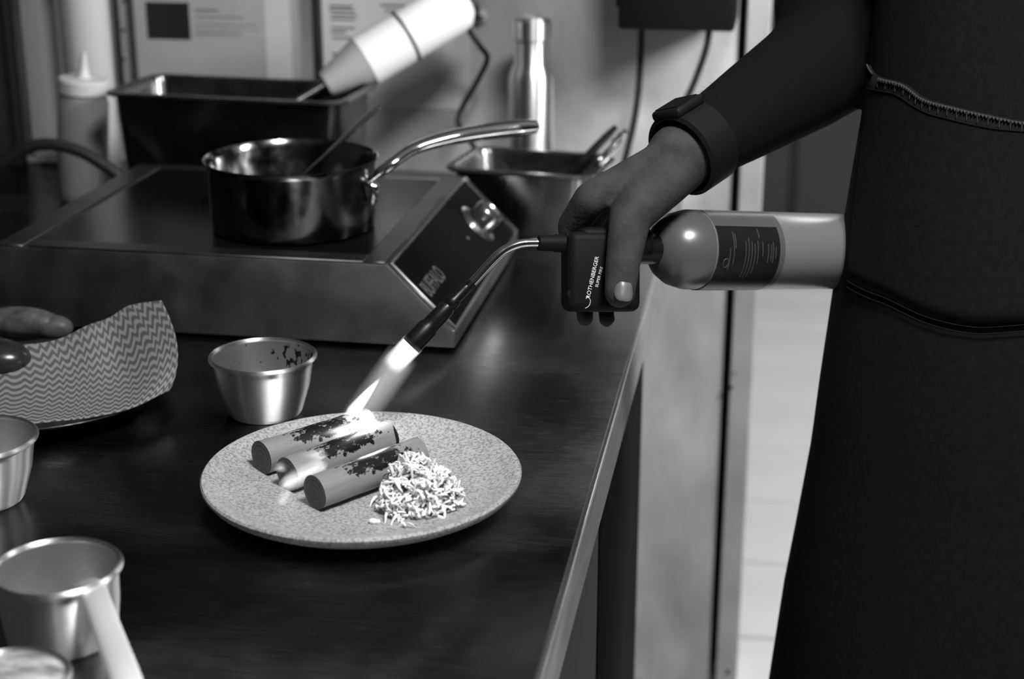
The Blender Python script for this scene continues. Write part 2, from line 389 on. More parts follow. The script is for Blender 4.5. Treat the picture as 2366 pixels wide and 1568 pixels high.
for a in ((GX1, HX1 - .002, HY0 + .002, HY1 - .002), (GX0, GX1, HY0 + .002, GY0), (GX0, GX1, GY1, HY1 - .002), (HX0 + .002, GX0 - .006, HY0 + .002, HY1 - .002)):
    fr.box(a[0], a[1], a[2], a[3], HZ - .001, HZ + .0022, .0008, 1)
fr.obj('top_frame', 'hob_border', hb)
n45 = V(.73, 0, .73).normalized(); s45 = V(.073, 0, -.073).normalized()
pc = V(HX1, HY0, HZ)
def panel(s, Y, h): return pc + s45 * s + V(0, Y - HY0, 0) + n45 * h
pf = frame(panel(0, HY0, 0), s45, V(0, 1, 0), n45)
L = .1032; DYp = HY1 - HY0
MB().box(.005, L - .004, .010, DYp - .010, -.001, .0012, .0006, 1, pf).obj('control_panel', 'panel_black', hb)
for a, b_ in ((.0008, .0075), (DYp - .012, DYp - .001)):
    MB().box(.001, L - .002, a, b_, -.001, .004, .0012, 2, pf).obj('side_rail', 'steel_lip', hb)
MB().box(.0003, .0045, .008, DYp - .012, -.001, .003, .001, 2, pf).obj('top_rail', 'hob_border', hb)
k = onplane(1100, 520, panel(0, HY0, 0), n45)
kn = MB().lathe([(.028, .001), (.028, .003), (.024, .004), (.0225, .002), (.018, .002)], k, 40, n45).obj('knob_ring', 'knob_steel', hb)
MB().lathe([(.0175, .002), (.0185, .006), (.0185, .026), (.0165, .029), (.0155, .0285), (.0145, .0272), (.0001, .0272)], k, 40, n45).obj('knob', 'knob_steel', hb)
a, b_ = onplane(985, 702, panel(0, HY0, 0), n45), onplane(1032, 655, panel(0, HY0, 0), n45)
text('brand_lettering', 'BUFFALO', 'print_grey', hb, frame(V(a.x, a.y + .020, a.z) + n45 * .0014, V(0, 1, 0), -s45, n45) @ Matrix.Diagonal((.98, 1.45, 1, 1)), .0195)
MB().lathe([(.0022, 0), (.0022, .0004), (.0001, .0004)], onplane(1080, 551, panel(0, HY0, 0), n45) + n45 * .001, 12, n45).obj('pilot_light', 'print_grey', hb)
for x in (HX0 + .05, -.04):
    for y in (HY0 + .05, HY1 - .05): MB().lathe([(.012, -.0005), (.012, .006)], V(x, y, T + .0005), 16, cap0=True).obj('foot', 'black_rubber', hb)

# ---------------------------------------------------------------- saucepan on the hob, spoon
pz = HZ + .0012; PC = aty(672, 362, .5); PR = .0968; PH = PC.z - pz
sp = thing('saucepan', (PC.x, PC.y, pz), 'polished steel saucepan with arched handle standing on the induction hob', 'saucepan')
MB().lathe([(.0001, 0), (PR - .008, 0), (PR - .003, .003), (PR - .002, .012), (PR - .001, PH - .008), (PR + .003, PH - .001), (PR + .0035, PH), (PR + .002, PH + .0005), (PR - .003, PH - .008), (PR - .0045, .012), (PR - .010, .004), (.0001, .004)], (PC.x, PC.y, pz), 96).obj('pot', 'polished_steel', sp)
h0 = PC + V(PR - .003, -.012, -.022)
hp = [h0, h0 + V(.006, .002, .004), atd(905, 378, PC_d := (h0 - CAM).dot(FWD)), atd(960, 342, PC_d + .015), atd(1040, 318, PC_d + .03), atd(1130, 303, PC_d + .045), atd(1200, 295, PC_d + .055), atd(1243, 292, PC_d + .06)]
hp = spline(hp, 8); kk = len(hp)
rr = [np.interp(i / (kk - 1), [0, .15, .35, .6, .85, .97, 1], [.006, .0075, .010, .0165, .0195, .016, .009]) for i in range(kk)]
sq = [np.interp(i / (kk - 1), [0, .2, .45, 1], [.9, .75, .58, .5]) for i in range(kk)]
MB().tube(hp, rr, 20, sq).obj('handle', 'mirror_steel', sp)
br = MB().tube(spline([PC + V(PR - .003, -.014, -.022), PC + V(PR + .006, -.016, -.028), PC + V(PR + .003, -.014, -.046)], 5), .0065, 10, [.6] * 11)
br.obj('bracket', 'mirror_steel', sp)
for dz in (-.026, -.04): MB().ball(PC + V(PR + .004, -.017, dz), .0042, 10).obj('rivet', 'mirror_steel', sp)
a = aty(880, 242, .578); m_ = aty(715, 390, .538); d = (m_ - a).normalized(); e = a + d * ((pz + .012 - a.z) / d.z)
pts = [lerp(a, e, t) for t in np.linspace(0, 1, 14)]
sn = thing('spoon', e, 'long steel spoon standing in the saucepan', 'spoon')
MB().tube(pts, [np.interp(t, [0, .04, .3, .45, 1], [.0045, .0062, .0045, .0026, .0022]) for t in np.linspace(0, 1, 14)], 10, [.6] * 14).obj('handle', 'mirror_steel', sn)
MB().ball(e + V(.0, 0, .0), .014, 14, (1.3, .9, .35)).obj('bowl', 'polished_steel', sn)

# ---------------------------------------------------------------- gastronorm containers
def gn(name, c, hx, hy, h, rot, label, cr=.018, flange=.011):
    t = thing(name, (c.x, c.y, T), label, 'container')
    m = Matrix.Translation((c.x, c.y, T)) @ Matrix.Rotation(rot, 4, 'Z')
    MB().loft_rr([(h - .001, hx, hy, cr), (h - .006, hx - .002, hy - .002, cr), (.012, hx - .010, hy - .010, cr), (.002, hx - .014, hy - .014, cr), (0, hx - .02, hy - .02, cr * .8)], m, cap_last=True).obj('outer_shell', 'gn_steel', t)
    MB().loft_rr([(h, hx - .001, hy - .001, cr), (h - .008, hx - .004, hy - .004, cr), (.014, hx - .012, hy - .012, cr), (.004, hx - .016, hy - .016, cr), (.0035, hx - .022, hy - .022, cr * .8)], m, cap_last=True).obj('inner_shell', 'gn_steel', t)
    MB().loft_rr([(h - .001, hx - .002, hy - .002, cr), (h + .001, hx, hy, cr), (h + .001, hx + flange - .002, hy + flange - .002, cr + flange), (h - .002, hx + flange, hy + flange, cr + flange), (h - .004, hx + flange - .0015, hy + flange - .0015, cr + flange), (h - .0015, hx + .001, hy + .001, cr)], m, 8).obj('rim', 'gn_steel', t)
    return t
gl = V(-.401, .898, 0)
gn('steel_container', gl, .166, .075, .182, radians(-3.5), 'deep dark steel container behind the hob with a hand blender resting in it')
gr = V(.012, .872, 0)
gn('steel_container', gr, .094, .066, .098, radians(-8), 'small dark steel container in front of the steel flask with tongs inside')

# tongs standing in the small container
tg = thing('tongs', (gr.x + .05, gr.y, T + .006), 'shiny steel tongs sticking out of the small steel container', 'tongs')
for (xa, ya), yy, m in (((1424, 292), .875, 'gn_steel'), ((1440, 318), .865, 'mirror_steel')):
    a = aty(xa, ya, yy); b_ = aty(xa - 85, ya + 88, yy + .0); d = (b_ - a); e = a + d * ((T + .012 - a.z) / d.z)
    e = V(max(e.x, gr.x - .05), e.y, max(e.z, T + .01))
    MB().tube([lerp(a, e, t) for t in np.linspace(0, 1, 10)], [.0035, .0055, .006, .006, .006, .0055, .005, .005, .006, .006], 12, [.35] * 10, up0=(0, 1, 0)).obj('arm', m, tg)
p = aty(1432, 318, .868)
MB().lathe([(.005, -.012), (.0062, -.008), (.0045, -.003), (.0062, .003), (.0045, .008), (.0058, .012), (.001, .014)], p, 16, V(.5, 0, .5)).obj('spring', 'mirror_steel', tg)
MB().ball(aty(1385, 368, .86), .004, 12).obj('pivot', 'mirror_steel', tg)

# ---------------------------------------------------------------- steel flask
fb = aty(1222, 40, 1.09); fx, fy = aty(1228, 340, 1.09).x, 1.09
FH = fb.z - T
ft = thing('water_flask', (fx, fy, T), 'brushed steel water flask with a steel screw cap against the back wall', 'flask')
R = .0345
MB().lathe([(.0001, 0), (R - .003, 0), (R, .004), (R, FH - .088), (R - .003, FH - .077), (R - .0085, FH - .066), (R - .0085, FH - .034), (R - .0105, FH - .033), (.0001, FH - .033)], (fx, fy, T), 64).obj('body', 'brushed_flask', ft)
MB().lathe([(R - .009, FH - .032), (R - .006, FH - .030), (R - .006, FH - .004), (R - .010, FH), (.0001, FH)], (fx, fy, T), 64).obj('cap', 'brushed_flask', ft)

# ---------------------------------------------------------------- squeeze bottle, frosted tube, hose
sb = aty(190, 440, .95); st_ = aty(193, 190, .95); sb.z = T; ax = (st_ - sb).normalized(); Lb = (st_ - sb).length
q = thing('squeeze_bottle', sb, 'translucent squeeze bottle with white nozzle cap beside the deep container', 'squeeze bottle')
MB().lathe([(.0001, .001), (.033, .001), (.036, .005), (.0365, Lb * .5), (.0365, Lb - .03), (.033, Lb - .018), (.033, Lb - .012)], sb, 40, ax).obj('bottle', 'sauce_bottle', q)
cp = MB().lathe([(.0345, Lb - .016), (.0365, Lb - .014), (.0365, Lb + .003), (.034, Lb + .006), (.0001, Lb + .008)], sb, 40, ax).obj('cap', 'bottle_cap', q)
MB().lathe([(.013, Lb + .006), (.0085, Lb + .012), (.0065, Lb + .022), (.003, Lb + .044), (.0001, Lb + .0445)], sb, 20, ax).obj('nozzle', 'bottle_cap', cp)
p = aty(200, 100, 1.13)
ft2 = thing('plastic_tube', (p.x, 1.13, T), 'tall frosted plastic tube standing behind the squeeze bottle', 'tube')
MB().lathe([(.0001, 0), (.036, 0), (.038, .003), (.038, .42), (.036, .42), (.036, .004), (.0001, .004)], (p.x, 1.13, T), 36).obj('tube_wall', 'frosted', ft2)
MB().lathe([(.0395, .30), (.0395, .42), (.038, .423), (.0001, .423)], (p.x, 1.13, T), 36).obj('lid', 'bottle_cap', ft2)
hs = [aty(x, y, .80) for x, y in ((-110, 470), (-60, 410), (0, 376), (60, 343), (115, 333), (180, 348), (235, 378), (278, 410))]
e = hs[-1].copy(); hs += [e + V(.014, 0, -.025), V(e.x + .024, .80, T + .022), V(e.x + .05, .80, T + .0095), V(e.x + .09, .80, T + .0095)]
hs = [V(hs[0].x - .04, .80, T + .0095), V(hs[0].x - .015, .8, T + .012)] + hs
MB().tube(spline(hs, 6), .0085, 12).top('rubber_hose', 'black_rubber', (hs[0].x, .8, T), 'thick black hose arching over the worktop left of the hob', 'hose')

# steel upright and wall rail at the left
for nm, xa, xb, m, lab in (('steel_post', 52, 128, 'post_steel', 'brushed steel upright post against the back wall'),):
    a, b_ = aty(xa, 100, 1.17), aty(xb, 100, 1.17)
    t = thing(nm, ((a.x + b_.x) / 2, 1.18, T), lab, 'post')
    MB().box(a.x, b_.x, 1.17, 1.188, T, 1.75, .004).obj('upright', m, t)
    MB().box(a.x - .02, b_.x + .004, 1.165, 1.217, T, T + .006, .002).obj('foot_plate', m, t)
a = aty(20, 100, 1.16)
t = thing('upright_board', (a.x - .06, 1.15, T), 'dark upright board standing left of the steel post', 'board')
MB().box(a.x - .10, a.x + .012, 1.14, 1.16, T, 1.75, .002).obj('board', 'cabinet_grey', t)
MB().box(a.x + .004, a.x + .013, 1.135, 1.1615, T, 1.75, .002).obj('edge_strip', 'dark_seam', t)
a, b_ = aty(277, 100, 1.2), aty(298, 100, 1.2)
t = thing('wall_rail', ((a.x + b_.x) / 2, WY, 1.0), 'slim pale metal wall rail with screw holes beside the notice', 'rail')
MB().box(a.x, b_.x, 1.205, WY, .98, 1.275, .001).obj('strip', 'paper', t)
for dx in (a.x - .004, b_.x): MB().box(dx, dx + .004, 1.201, WY, .98, 1.275, .001).obj('flange', 'dark_seam', t)
for y in (2, 70, 137): MB().lathe([(.003, 0), (.003, .001), (.0001, .001)], aty(286, y, 1.205), 12, V(0, -1, 0)).obj('screw', 'screw_dark', t)

# ---------------------------------------------------------------- notices on the wall
def sheet(name, x0, x1, zb, zt, m, label, thick=.0012):
    a, b_ = aty(x0, 80, WY - thick), aty(x1, 80, WY - thick)
    t = thing(name, ((a.x + b_.x) / 2, WY, zb), label, 'notice')
    MB().box(a.x, b_.x, WY - thick, WY, zb, zt).obj('page', m, t, False); return t, a.x, b_.x
t, xa, xb = sheet('notice', 303, 690, 1.0, 1.26, 'paper', 'notice with a black square and lines of print on the wall above the deep container')
Yp = WY - .0016
def rect(x0, y0, x1, y1, nm, m, par, Yq=Yp):
    a, b_ = aty(x0, y0, Yq), aty(x1, y1, Yq)
    MB().box(a.x, b_.x, Yq - .0002, Yq + .0004, b_.z, a.z).obj(nm, m, par, False)
rect(336, 4, 441, 92, 'black_square', 'ink_black', t)
for y, x1 in ((24, 505), (40, 565), (57, 590), (68, 600), (78, 560), (88, 628)):
    rect(450, y - 2.2, x1, y + 2.2, 'print_line', 'ink_grey', t)
rect(606, -60, 676, 185, 'sleeve_strip', 'paper_bright', t, Yp + .0002)
t, xa, xb = sheet('notice', 740, 1085, 1.0, 1.26, 'paper_bright', 'bright notice with blurred print behind the white hand blender')
for x0, y0_, x1, y1 in ((762, 12, 815, 18), (762, 22, 820, 27), (765, 32, 825, 37), (765, 42, 822, 47), (765, 62, 820, 67), (766, 72, 800, 77), (768, 85, 815, 90), (768, 122, 790, 128), (880, 10, 960, 16), (890, 22, 930, 27), (960, -10, 1060, -4)):
    rect(x0, y0_, x1, y1, 'print_line', 'ink_grey', t)
a, b_ = aty(727, 80, WY - .012), aty(741, 80, WY - .012)
MB().box(a.x, b_.x, WY - .014, WY, .99, 1.275, .001).top('dark_band', 'dark_seam', (a.x, WY, 1.0), 'narrow dark batten on the wall between the two notices', 'band')  # narrow dark vertical band between the two notices

# ---------------------------------------------------------------- hand blender leaning in the deep container
b0, b1 = aty(1072, 4, 1.058), aty(752, 196, .962); ax = (b1 - b0).normalized(); LB = (b1 - b0).length
bl = thing('hand_blender', b0 + ax * (LB + .15), 'white hand blender leaning in the deep steel container, its cord hanging down', 'blender')
R = .038
MB().lathe([(.0001, -.006), (R * .6, -.004), (R * .9, .006), (R, .02), (R, LB * .415)], b0, 48, ax).obj('motor_body', 'white_plastic', bl)
MB().lathe([(R - .002, LB * .41), (R + .0008, LB * .415), (R + .0008, LB * .433), (R - .002, LB * .438)], b0, 48, ax).obj('seam_ring', 'black_rubber', bl)
MB().lathe([(R, LB * .433), (R, LB * .72)], b0, 48, ax).obj('coupling', 'white_plastic', bl)
MB().lathe([(R, LB * .72), (R * .95, LB * .735), (R * .52, LB * .985), (R * .47, LB * 1.0), (.0085, LB * 1.005)], b0, 48, ax).obj('cone', 'grey_plastic', bl)
MB().lathe([(.0085, LB), (.0085, LB + .25), (.017, LB + .265), (.017, LB + .275), (.0001, LB + .275)], b0, 24, ax).obj('shaft', 'gn_steel', bl)
a = aty(1096, 22, 1.062)
MB().tube(spline([b0 - ax * .002, aty(1090, 8, 1.056), a, aty(1088, 48, 1.075)], 6), [.008] * 12 + [.0085] * 7, 10).obj('cord_sleeve', 'black_rubber', bl)
cd = [a, aty(1082, 62, 1.08), aty(1108, 105, 1.1), aty(1126, 135, 1.12), aty(1104, 185, 1.13), aty(1072, 240, 1.13), aty(1058, 275, 1.12), aty(1068, 302, 1.11), aty(1100, 350, 1.09)]
cd += [V(cd[-1].x + .01, 1.06, T + .02), V(cd[-1].x + .02, 1.04, T + .0048), V(cd[-1].x + .06, 1.03, T + .0048)]
MB().tube(spline(cd, 8), .0042, 10).obj('cord', 'black_rubber', bl)
MB().lathe([(.010, 0), (.012, .004), (.006, .008), (.005, .02)], aty(1112, 38, WY), 16, V(0, -1, 0)).top('wall_hook', 'grey_plastic', aty(1112, 38, WY), 'small grey wall hook behind the blender cord', 'hook')

# ---------------------------------------------------------------- black wall unit with two cables
a, b_ = aty(1420, 60, 1.03), aty(1697, 75, 1.03)
wu = thing('power_unit', ((a.x + b_.x) / 2, 1.19, b_.z), 'black power unit fixed high on the back wall with two hanging cables', 'power unit')
MB().box(a.x + .004, b_.x, 1.03, WY - .031, b_.z, b_.z + .24, .006).obj('housing', 'black_plastic', wu)
MB().box(a.x + .02, b_.x - .02, WY - .032, WY, b_.z + .01, 1.275).obj('back_plate', 'black_plastic', wu, False)
MB().box(a.x, a.x + .006, 1.04, WY - .035, b_.z + .03, b_.z + .22, .002).obj('side_flange', 'black_plastic', wu)
for pts in (((1482, 70), (1481, 120), (1475, 210), (1465, 280), (1450, 345), (1436, 400)), ((1640, 60), (1632, 110), (1612, 170), (1588, 225), (1545, 300), (1500, 380))):
    c = [aty(x, y, 1.13) for x, y in pts]; e = c[-1]; c += [V(e.x, 1.13, T + .03), V(e.x - .02, 1.12, T + .0055), V(e.x - .06, 1.12, T + .0055)]
    MB().tube(spline(c, 6), .0052, 10).obj('cable', 'black_rubber', wu)

# ---------------------------------------------------------------- plate, leeks, salad
PL = atz(837, 1094, T + .021)
pl = MB().lathe([(.0001, .004), (.062, .004), (.066, 0), (.072, 0), (.078, .005), (.105, .0075), (.124, .0115), (.1325, .0165), (.1355, .0205), (.1358, .0232), (.1345, .0250), (.1320, .0250), (.1290, .0235), (.120, .0185), (.104, .0135), (.075, .0115), (.0001, .0110)], (PL.x, PL.y, T), 128).top('dinner_plate', 'stoneware', (PL.x, PL.y, T), 'speckled pale stoneware plate with charred leeks and salad', 'plate')
PZ = T + .0112
LR = .0150
def leek(l0, r0, taper, label, seed, notch=False):
    a, b_ = atz(l0[0], l0[1], PZ + LR), atz(r0[0], r0[1], PZ + LR); c = (a + b_) / 2; d = b_ - a; d.z = 0; Ln = d.length
    o = thing('leek', (c.x, c.y, PZ + LR + .0005), label, 'leek', 'charred leeks on the plate'); o.rotation_euler.z = math.atan2(d.y, d.x)
    rg = random.Random(seed); vs = []; fs = []; n = 40; k = 26
    for i in range(k):
        x = -Ln / 2 + Ln * i / (k - 1); r = LR * (1 + taper * x / Ln)
        for j in range(n):
            an = 2 * pi * j / n; rr_ = r * (1 + .012 * sin(3 * an + seed) + .010 * sin(x * 210 + seed))
            xx = x
            if i == k - 1 and notch: xx -= .008 * max(0, cos(an - 1.2)) ** 2 * -1 + .004
            vs.append((xx, rr_ * cos(an), rr_ * sin(an) * (.97)))
    for i in range(k - 1):
        for j in range(n): fs.append((i * n + j, i * n + (j + 1) % n, (i + 1) * n + (j + 1) % n, (i + 1) * n + j))
    base[o.name] = Vector((0, 0, 0))
    MB().add(vs, fs).obj('stalk', 'leek', o)
    for sx, e in ((-1, 0), (1, k - 1)):
        xe = sx * Ln / 2; r = LR * (1 + taper * sx * .5)
        m = MB(); prof = []
        for q in range(7):                                     # layered rings of the cut face
            ro = r * (1 - q / 7.2); ri = r * (1 - (q + .8) / 7.2); h = .00015 * (q % 2) + .0003
            prof += [(ro, h), (ri, h), (ri, .0001)]
        prof += [(.0001, 0)]
        m.lathe(prof, V(xe - sx * .0002, 0, 0), 32, V(sx, 0, 0), sx=.97).obj('cut_face', 'leek_end', o)
    return o
leek((604, 1058), (850, 980), -.02, 'charred leek lying furthest from the salad mound', 1)
leek((664, 1096), (897, 1011), .03, 'charred leek lying between two other leeks', 2, True)
leek((727, 1138), (966, 1050), .02, 'charred leek lying beside the salad mound', 3)

SC = atz(968, 1172, PZ)
def lump(x, y, z):
    a = math.atan2(y, x); return 1 + (1 - z * .6) * (.10 * sin(3 * a + 1.1) + .07 * sin(5 * a + .4)) + .10 * sin(4 * z + 2 * a) + (.12 if z > .8 else 0) * (z - .8) * 5
sm = thing('salad_mound', SC, 'heaped mound of pale shredded salad beside the leeks', 'salad')
bm = bmesh.new(); bmesh.ops.create_icosphere(bm, subdivisions=4, radius=1)
for v in bm.verts:
    v.co.z = max(v.co.z, -.05); r_ = .94 * lump(v.co.x, v.co.y, v.co.z)
    v.co = V(v.co.x * .027 * r_, v.co.y * .025 * r_, v.co.z * .034 * r_)
MB().bm(bm, Matrix.Translation(SC + V(0, 0, .001))).obj('core', 'salad_core', sm)
var = []
for i in range(10):
    rg = random.Random(i); Ls = rg.uniform(.008, .017); pts = []; dirn = 0; p = V(-Ls / 2, 0, 0)
    cv = rg.uniform(-1.6, 1.6)
    for j in range(7):
        t = j / 6; pts.append(V(Ls * (t - .5), cv * .006 * sin(pi * t), .004 * sin(t * rg.uniform(2, 6)) - .004 * (t - .5) ** 2 * 4))
    var.append(MB().tube(pts, [.0004, .0010, .0013, .0015, .0013, .0010, .0004], 6, [.55] * 7).mesh('shred', 'shred', True))
hv = MB().tube([V(-.0036, 0, 0), V(0, .0008, .0006), V(.0036, 0, 0)], [.0003, .0014, .0003], 6, [.4] * 3).mesh('herb_fleck', 'herb', True)
def scatter(me, nm, nn, lift):
    for i in range(nn):
        ph = rnd.uniform(0, 2 * pi); ct = rnd.uniform(.02, 1) ** .9; sn_ = sqrt(1 - ct * ct)
        nrm = V(sn_ * cos(ph) / .030, sn_ * sin(ph) / .028, ct / .038).normalized()
        p = V(sn_ * cos(ph) * .0265, sn_ * sin(ph) * .0245, ct * .033) * lump(cos(ph), sin(ph), ct) + V(0, 0, .002) + nrm * (rnd.uniform(-.001, lift) + (.003 if rnd.random() < .12 else 0))
        o = bpy.data.objects.new(nm, me[i % len(me)]); col.objects.link(o); o.parent = sm; o.location = p
        o.rotation_euler = (nrm.to_track_quat('Z', 'Y') @ Matrix.Rotation(rnd.uniform(0, 6.28), 3, 'Z').to_quaternion() @ Matrix.Rotation(rnd.gauss(0, .25), 3, 'Y').to_quaternion()).to_euler()
scatter(var, 'shred', 280, .004)
sf = MB()
for i in range(420):
    ph = rnd.uniform(0, 2 * pi); ct = rnd.uniform(.0, 1) ** .9; sn_ = sqrt(1 - ct * ct)
    nrm = V(sn_ * cos(ph), sn_ * sin(ph), ct); p = SC + V(0, 0, .002) + V(nrm.x * .0258, nrm.y * .0240, nrm.z * .0325) * lump(cos(ph), sin(ph), ct) + nrm * rnd.uniform(-.001, .002)
    q = nrm.to_track_quat('Z', 'Y') @ Matrix.Rotation(rnd.uniform(0, 6.28), 3, 'Z').to_quaternion() @ Matrix.Rotation(rnd.gauss(0, .35), 3, 'Y').to_quaternion()
    l_ = rnd.uniform(.003, .006); sf.tube([p + q @ V(l_ * t, .0012 * sin(3 * t + i), .0008 * cos(2 * t)) for t in (-1, -.5, 0, .5, 1)], [.0004, .001, .0012, .001, .0004], 5)
sf.obj('fine_shreds', 'shred', sm)['kind'] = 'stuff'
scatter([hv], 'herb_fleck', 75, .0045)
for px_, py_, rz in ((876, 1160, .6), (885, 1175, 2.3), (905, 1195, 1.0), (918, 1208, .2), (945, 1212, 2.9)):
    p = atz(px_, py_, PZ + .003) - SC
    o = bpy.data.objects.new('shred', var[int(px_) % 10]); col.objects.link(o); o.parent = sm; o.location = p; o.rotation_euler = (0, .2, rz)
p = atz(862, 1207, PZ + .001)
MB().ball(p + V(0, 0, .0014), .0034, 10, (1.2, .9, .7)).ball(p + V(.004, .001, .0008), .002, 8).top('salad_crumb', 'shred', p, 'tiny pale salad crumb lying on the plate', 'crumb')

# ---------------------------------------------------------------- aluminium cups and the small pan
def cup(c, r, h, rb, label, name='metal_cup', cat='cup', inner='cup_inner', group=None):
    t = thing(name, (c.x, c.y, T), label, cat, group)
    MB().lathe([(.0001, .0012), (rb - .004, .0012), (rb - .002, 0), (rb, .001), (rb + .002, .004), (lerp(rb, r, .62), h * .5), (r - .002, h - .004), (r - .0015, h - .002)], (c.x, c.y, T), 72).obj('wall', 'cup_alu', t)
    MB().lathe([(r - .0022, h - .003), (lerp(rb, r, .62) - .0012, h * .5), (rb, .005), (rb - .004, .002), (.0001, .002)], (c.x, c.y, T), 72).obj('inner_wall', inner, t)
    MB().lathe([(r - .0026 + .0022 * (1 - cos(a)), h - .002 + .0021 * sin(a)) for a in np.linspace(0, 2 * pi, 13)[:-1]], (c.x, c.y, T), 72, closed=True).obj('rolled_rim', 'cup_alu', t)
    return t
c1 = atz(607, 818, T + .060); cup(c1, .0503, .060, .034, 'empty dull metal cup with dark splashes inside, behind the plate', inner='cup_splashed')
c2 = atz(-58, 1008, T + .058); cup(c2, .050, .058, .034, 'clean metal cup standing in front of the cloth-lined pan')
c3 = atz(130, 1305, T + .057)
t = cup(c3, .0442, .057, .0365, 'small metal measuring pan with a flat handle', 'measuring_pan', 'pan')
h0 = atz(213, 1365, T + .052); h1 = atz(290, 1568, T + .032); h2 = h1 + (h1 - h0) * .55 + V(0, 0, -.004); h00 = h0 + V(-.010, .010, .0)
hpts = spline([h00 + V(0, 0, .001), h0 + V(0, 0, .002), lerp(h0, h1, .5) + V(0, 0, .001), h1, h2], 5)
MB().tube(hpts, [np.interp(i / 20, [0, .2, .8, 1], [.0075, .0088, .0105, .008]) for i in range(21)], 14, [.2] * 21).obj('handle', 'handle_alu', t)
MB().lathe([(.002, 0), (.002, .0005), (.0001, .0005)], atz(126, 1352, T + .003), 12).obj('speck', 'herb', t)
c4 = atz(22, 1562, T + .048)
t = cup(c4, .036, .048, .026, 'metal cup filled with mottled sauce in front of the measuring pan', 'sauce_cup')
MB().lathe([(.0338, .0455), (.030, .0475), (.016, .0470), (.0001, .0485)], (c4.x, c4.y, T), 40).obj('sauce', 'sauce_mottle', t)

# ---------------------------------------------------------------- steel pan lined with a printed cloth
pts3 = [atz(x, y, T + .022) for x, y in ((80, 993), (230, 968), (398, 880))]
(x1, y1_), (x2, y2), (x3, y3) = [(p.x, p.y) for p in pts3]
dd = 2 * (x1 * (y2 - y3) + x2 * (y3 - y1_) + x3 * (y1_ - y2))
ux = ((x1 ** 2 + y1_ ** 2) * (y2 - y3) + (x2 ** 2 + y2 ** 2) * (y3 - y1_) + (x3 ** 2 + y3 ** 2) * (y1_ - y2)) / dd
uy = ((x1 ** 2 + y1_ ** 2) * (x3 - x2) + (x2 ** 2 + y2 ** 2) * (x1 - x3) + (x3 ** 2 + y3 ** 2) * (x2 - x1)) / dd
RP = sqrt((ux - x1) ** 2 + (uy - y1_) ** 2); print('pan', ux, uy, RP)
tp = thing('shallow_pan', (ux, uy, T), 'shallow round steel pan lined with a printed cloth', 'pan')
MB().lathe([(.0001, .001), (RP - .03, .001), (RP - .022, .003), (RP - .006, .018), (RP, .021), (RP + .001, .0225), (RP, .0235), (RP - .003, .0225), (RP - .009, .019), (RP - .024, .005), (RP - .03, .003), (.0001, .003)], (ux, uy, T), 96).obj('dish', 'polished_steel', tp)
# cloth: rows from the rim (front) over the pan floor up to the raised back edge
front = [atz(x, y, T + .026) for x, y in ((-60, 985), (60, 980), (150, 969), (205, 960), (290, 944), (345, 926), (392, 904))]
back = [aty(x, y, Y) for x, y, Y in ((-60, 800, .16), (60, 795, .17), (135, 782, .18), (200, 752, .19), (250, 735, .20), (300, 705, .205), (372, 693, .20))]
midc = [lerp(f, b_, .55) for f, b_ in zip(front, back)]
for i, p in enumerate(midc): p.z = T + .012 + .018 * (i / 6) ** 3; p.y += .03
midc[-1] = aty(437, 815, .16); midc[-2] = aty(400, 830, .17)
nu, nv = 60, 44
def col_curve(u):
    def s(L): 
        f = u * (len(L) - 1); i = min(int(f), len(L) - 2); q = spline(L, 12); return q[min(int(round(u * (len(q) - 1))), len(q) - 1)]
    return s(front), s(midc), s(back)
vs = []; uvs = []; fs = []
for i in range(nu):
    u = i / (nu - 1); a, m_, b_ = col_curve(u); ln = 0; prev = None
    for j in range(nv):
        v = j / (nv - 1); p = a * (1 - v) ** 2 + m_ * 2 * v * (1 - v) + b_ * v * v
        p = p + V(0, 0, .0012 * sin(9 * u + 5 * v) * sin(4 * v + 2)); p.z = max(p.z, T + .0045)
        rr_ = sqrt((p.x - ux) ** 2 + (p.y - uy) ** 2)
        if rr_ > RP - .028: p.z = max(p.z, T + .0245 if rr_ > RP - .006 else T + .005 + (rr_ - RP + .028) * .9)
        if prev is not None: ln += (p - prev).length
        prev = p; vs.append(p); uvs.append((u * .19, ln))
for i in range(nu - 1):
    for j in range(nv - 1): fs.append((i * nv + j, (i + 1) * nv + j, (i + 1) * nv + j + 1, i * nv + j + 1))
mb = MB().add(vs, fs); cl = mb.top('kitchen_cloth', 'wave_cloth', (ux, uy, T + .01), 'pale kitchen cloth printed with wavy stripes lining the shallow pan', 'cloth', sharp=180)
ul = cl.data.uv_layers.new(name='UVMap')
for lp in cl.data.loops: ul.data[lp.index].uv = uvs[lp.vertex_index]
sd = cl.modifiers.new('thickness', 'SOLIDIFY'); sd.thickness = .0014; sd.offset = 1
p = atz(5, 838, T + .036)
MB().ball(p + V(-.012, 0, .004), .034, 20, (1.25, .8, .62)).top('food_piece', 'food_dark', p, 'dark glossy piece of food lying on the printed cloth', 'food')
p = atz(40, 772, T + .03) + V(0, .02, 0)
MB().ball(p + V(-.015, .02, .0), .03, 20, (1.6, .6, .55)).ball(p + V(.02, .02, -.004), .02, 16, (1.2, .7, .7)).top('food_piece', 'food_pale', p, 'pale piece of food behind the dark one on the cloth', 'food')

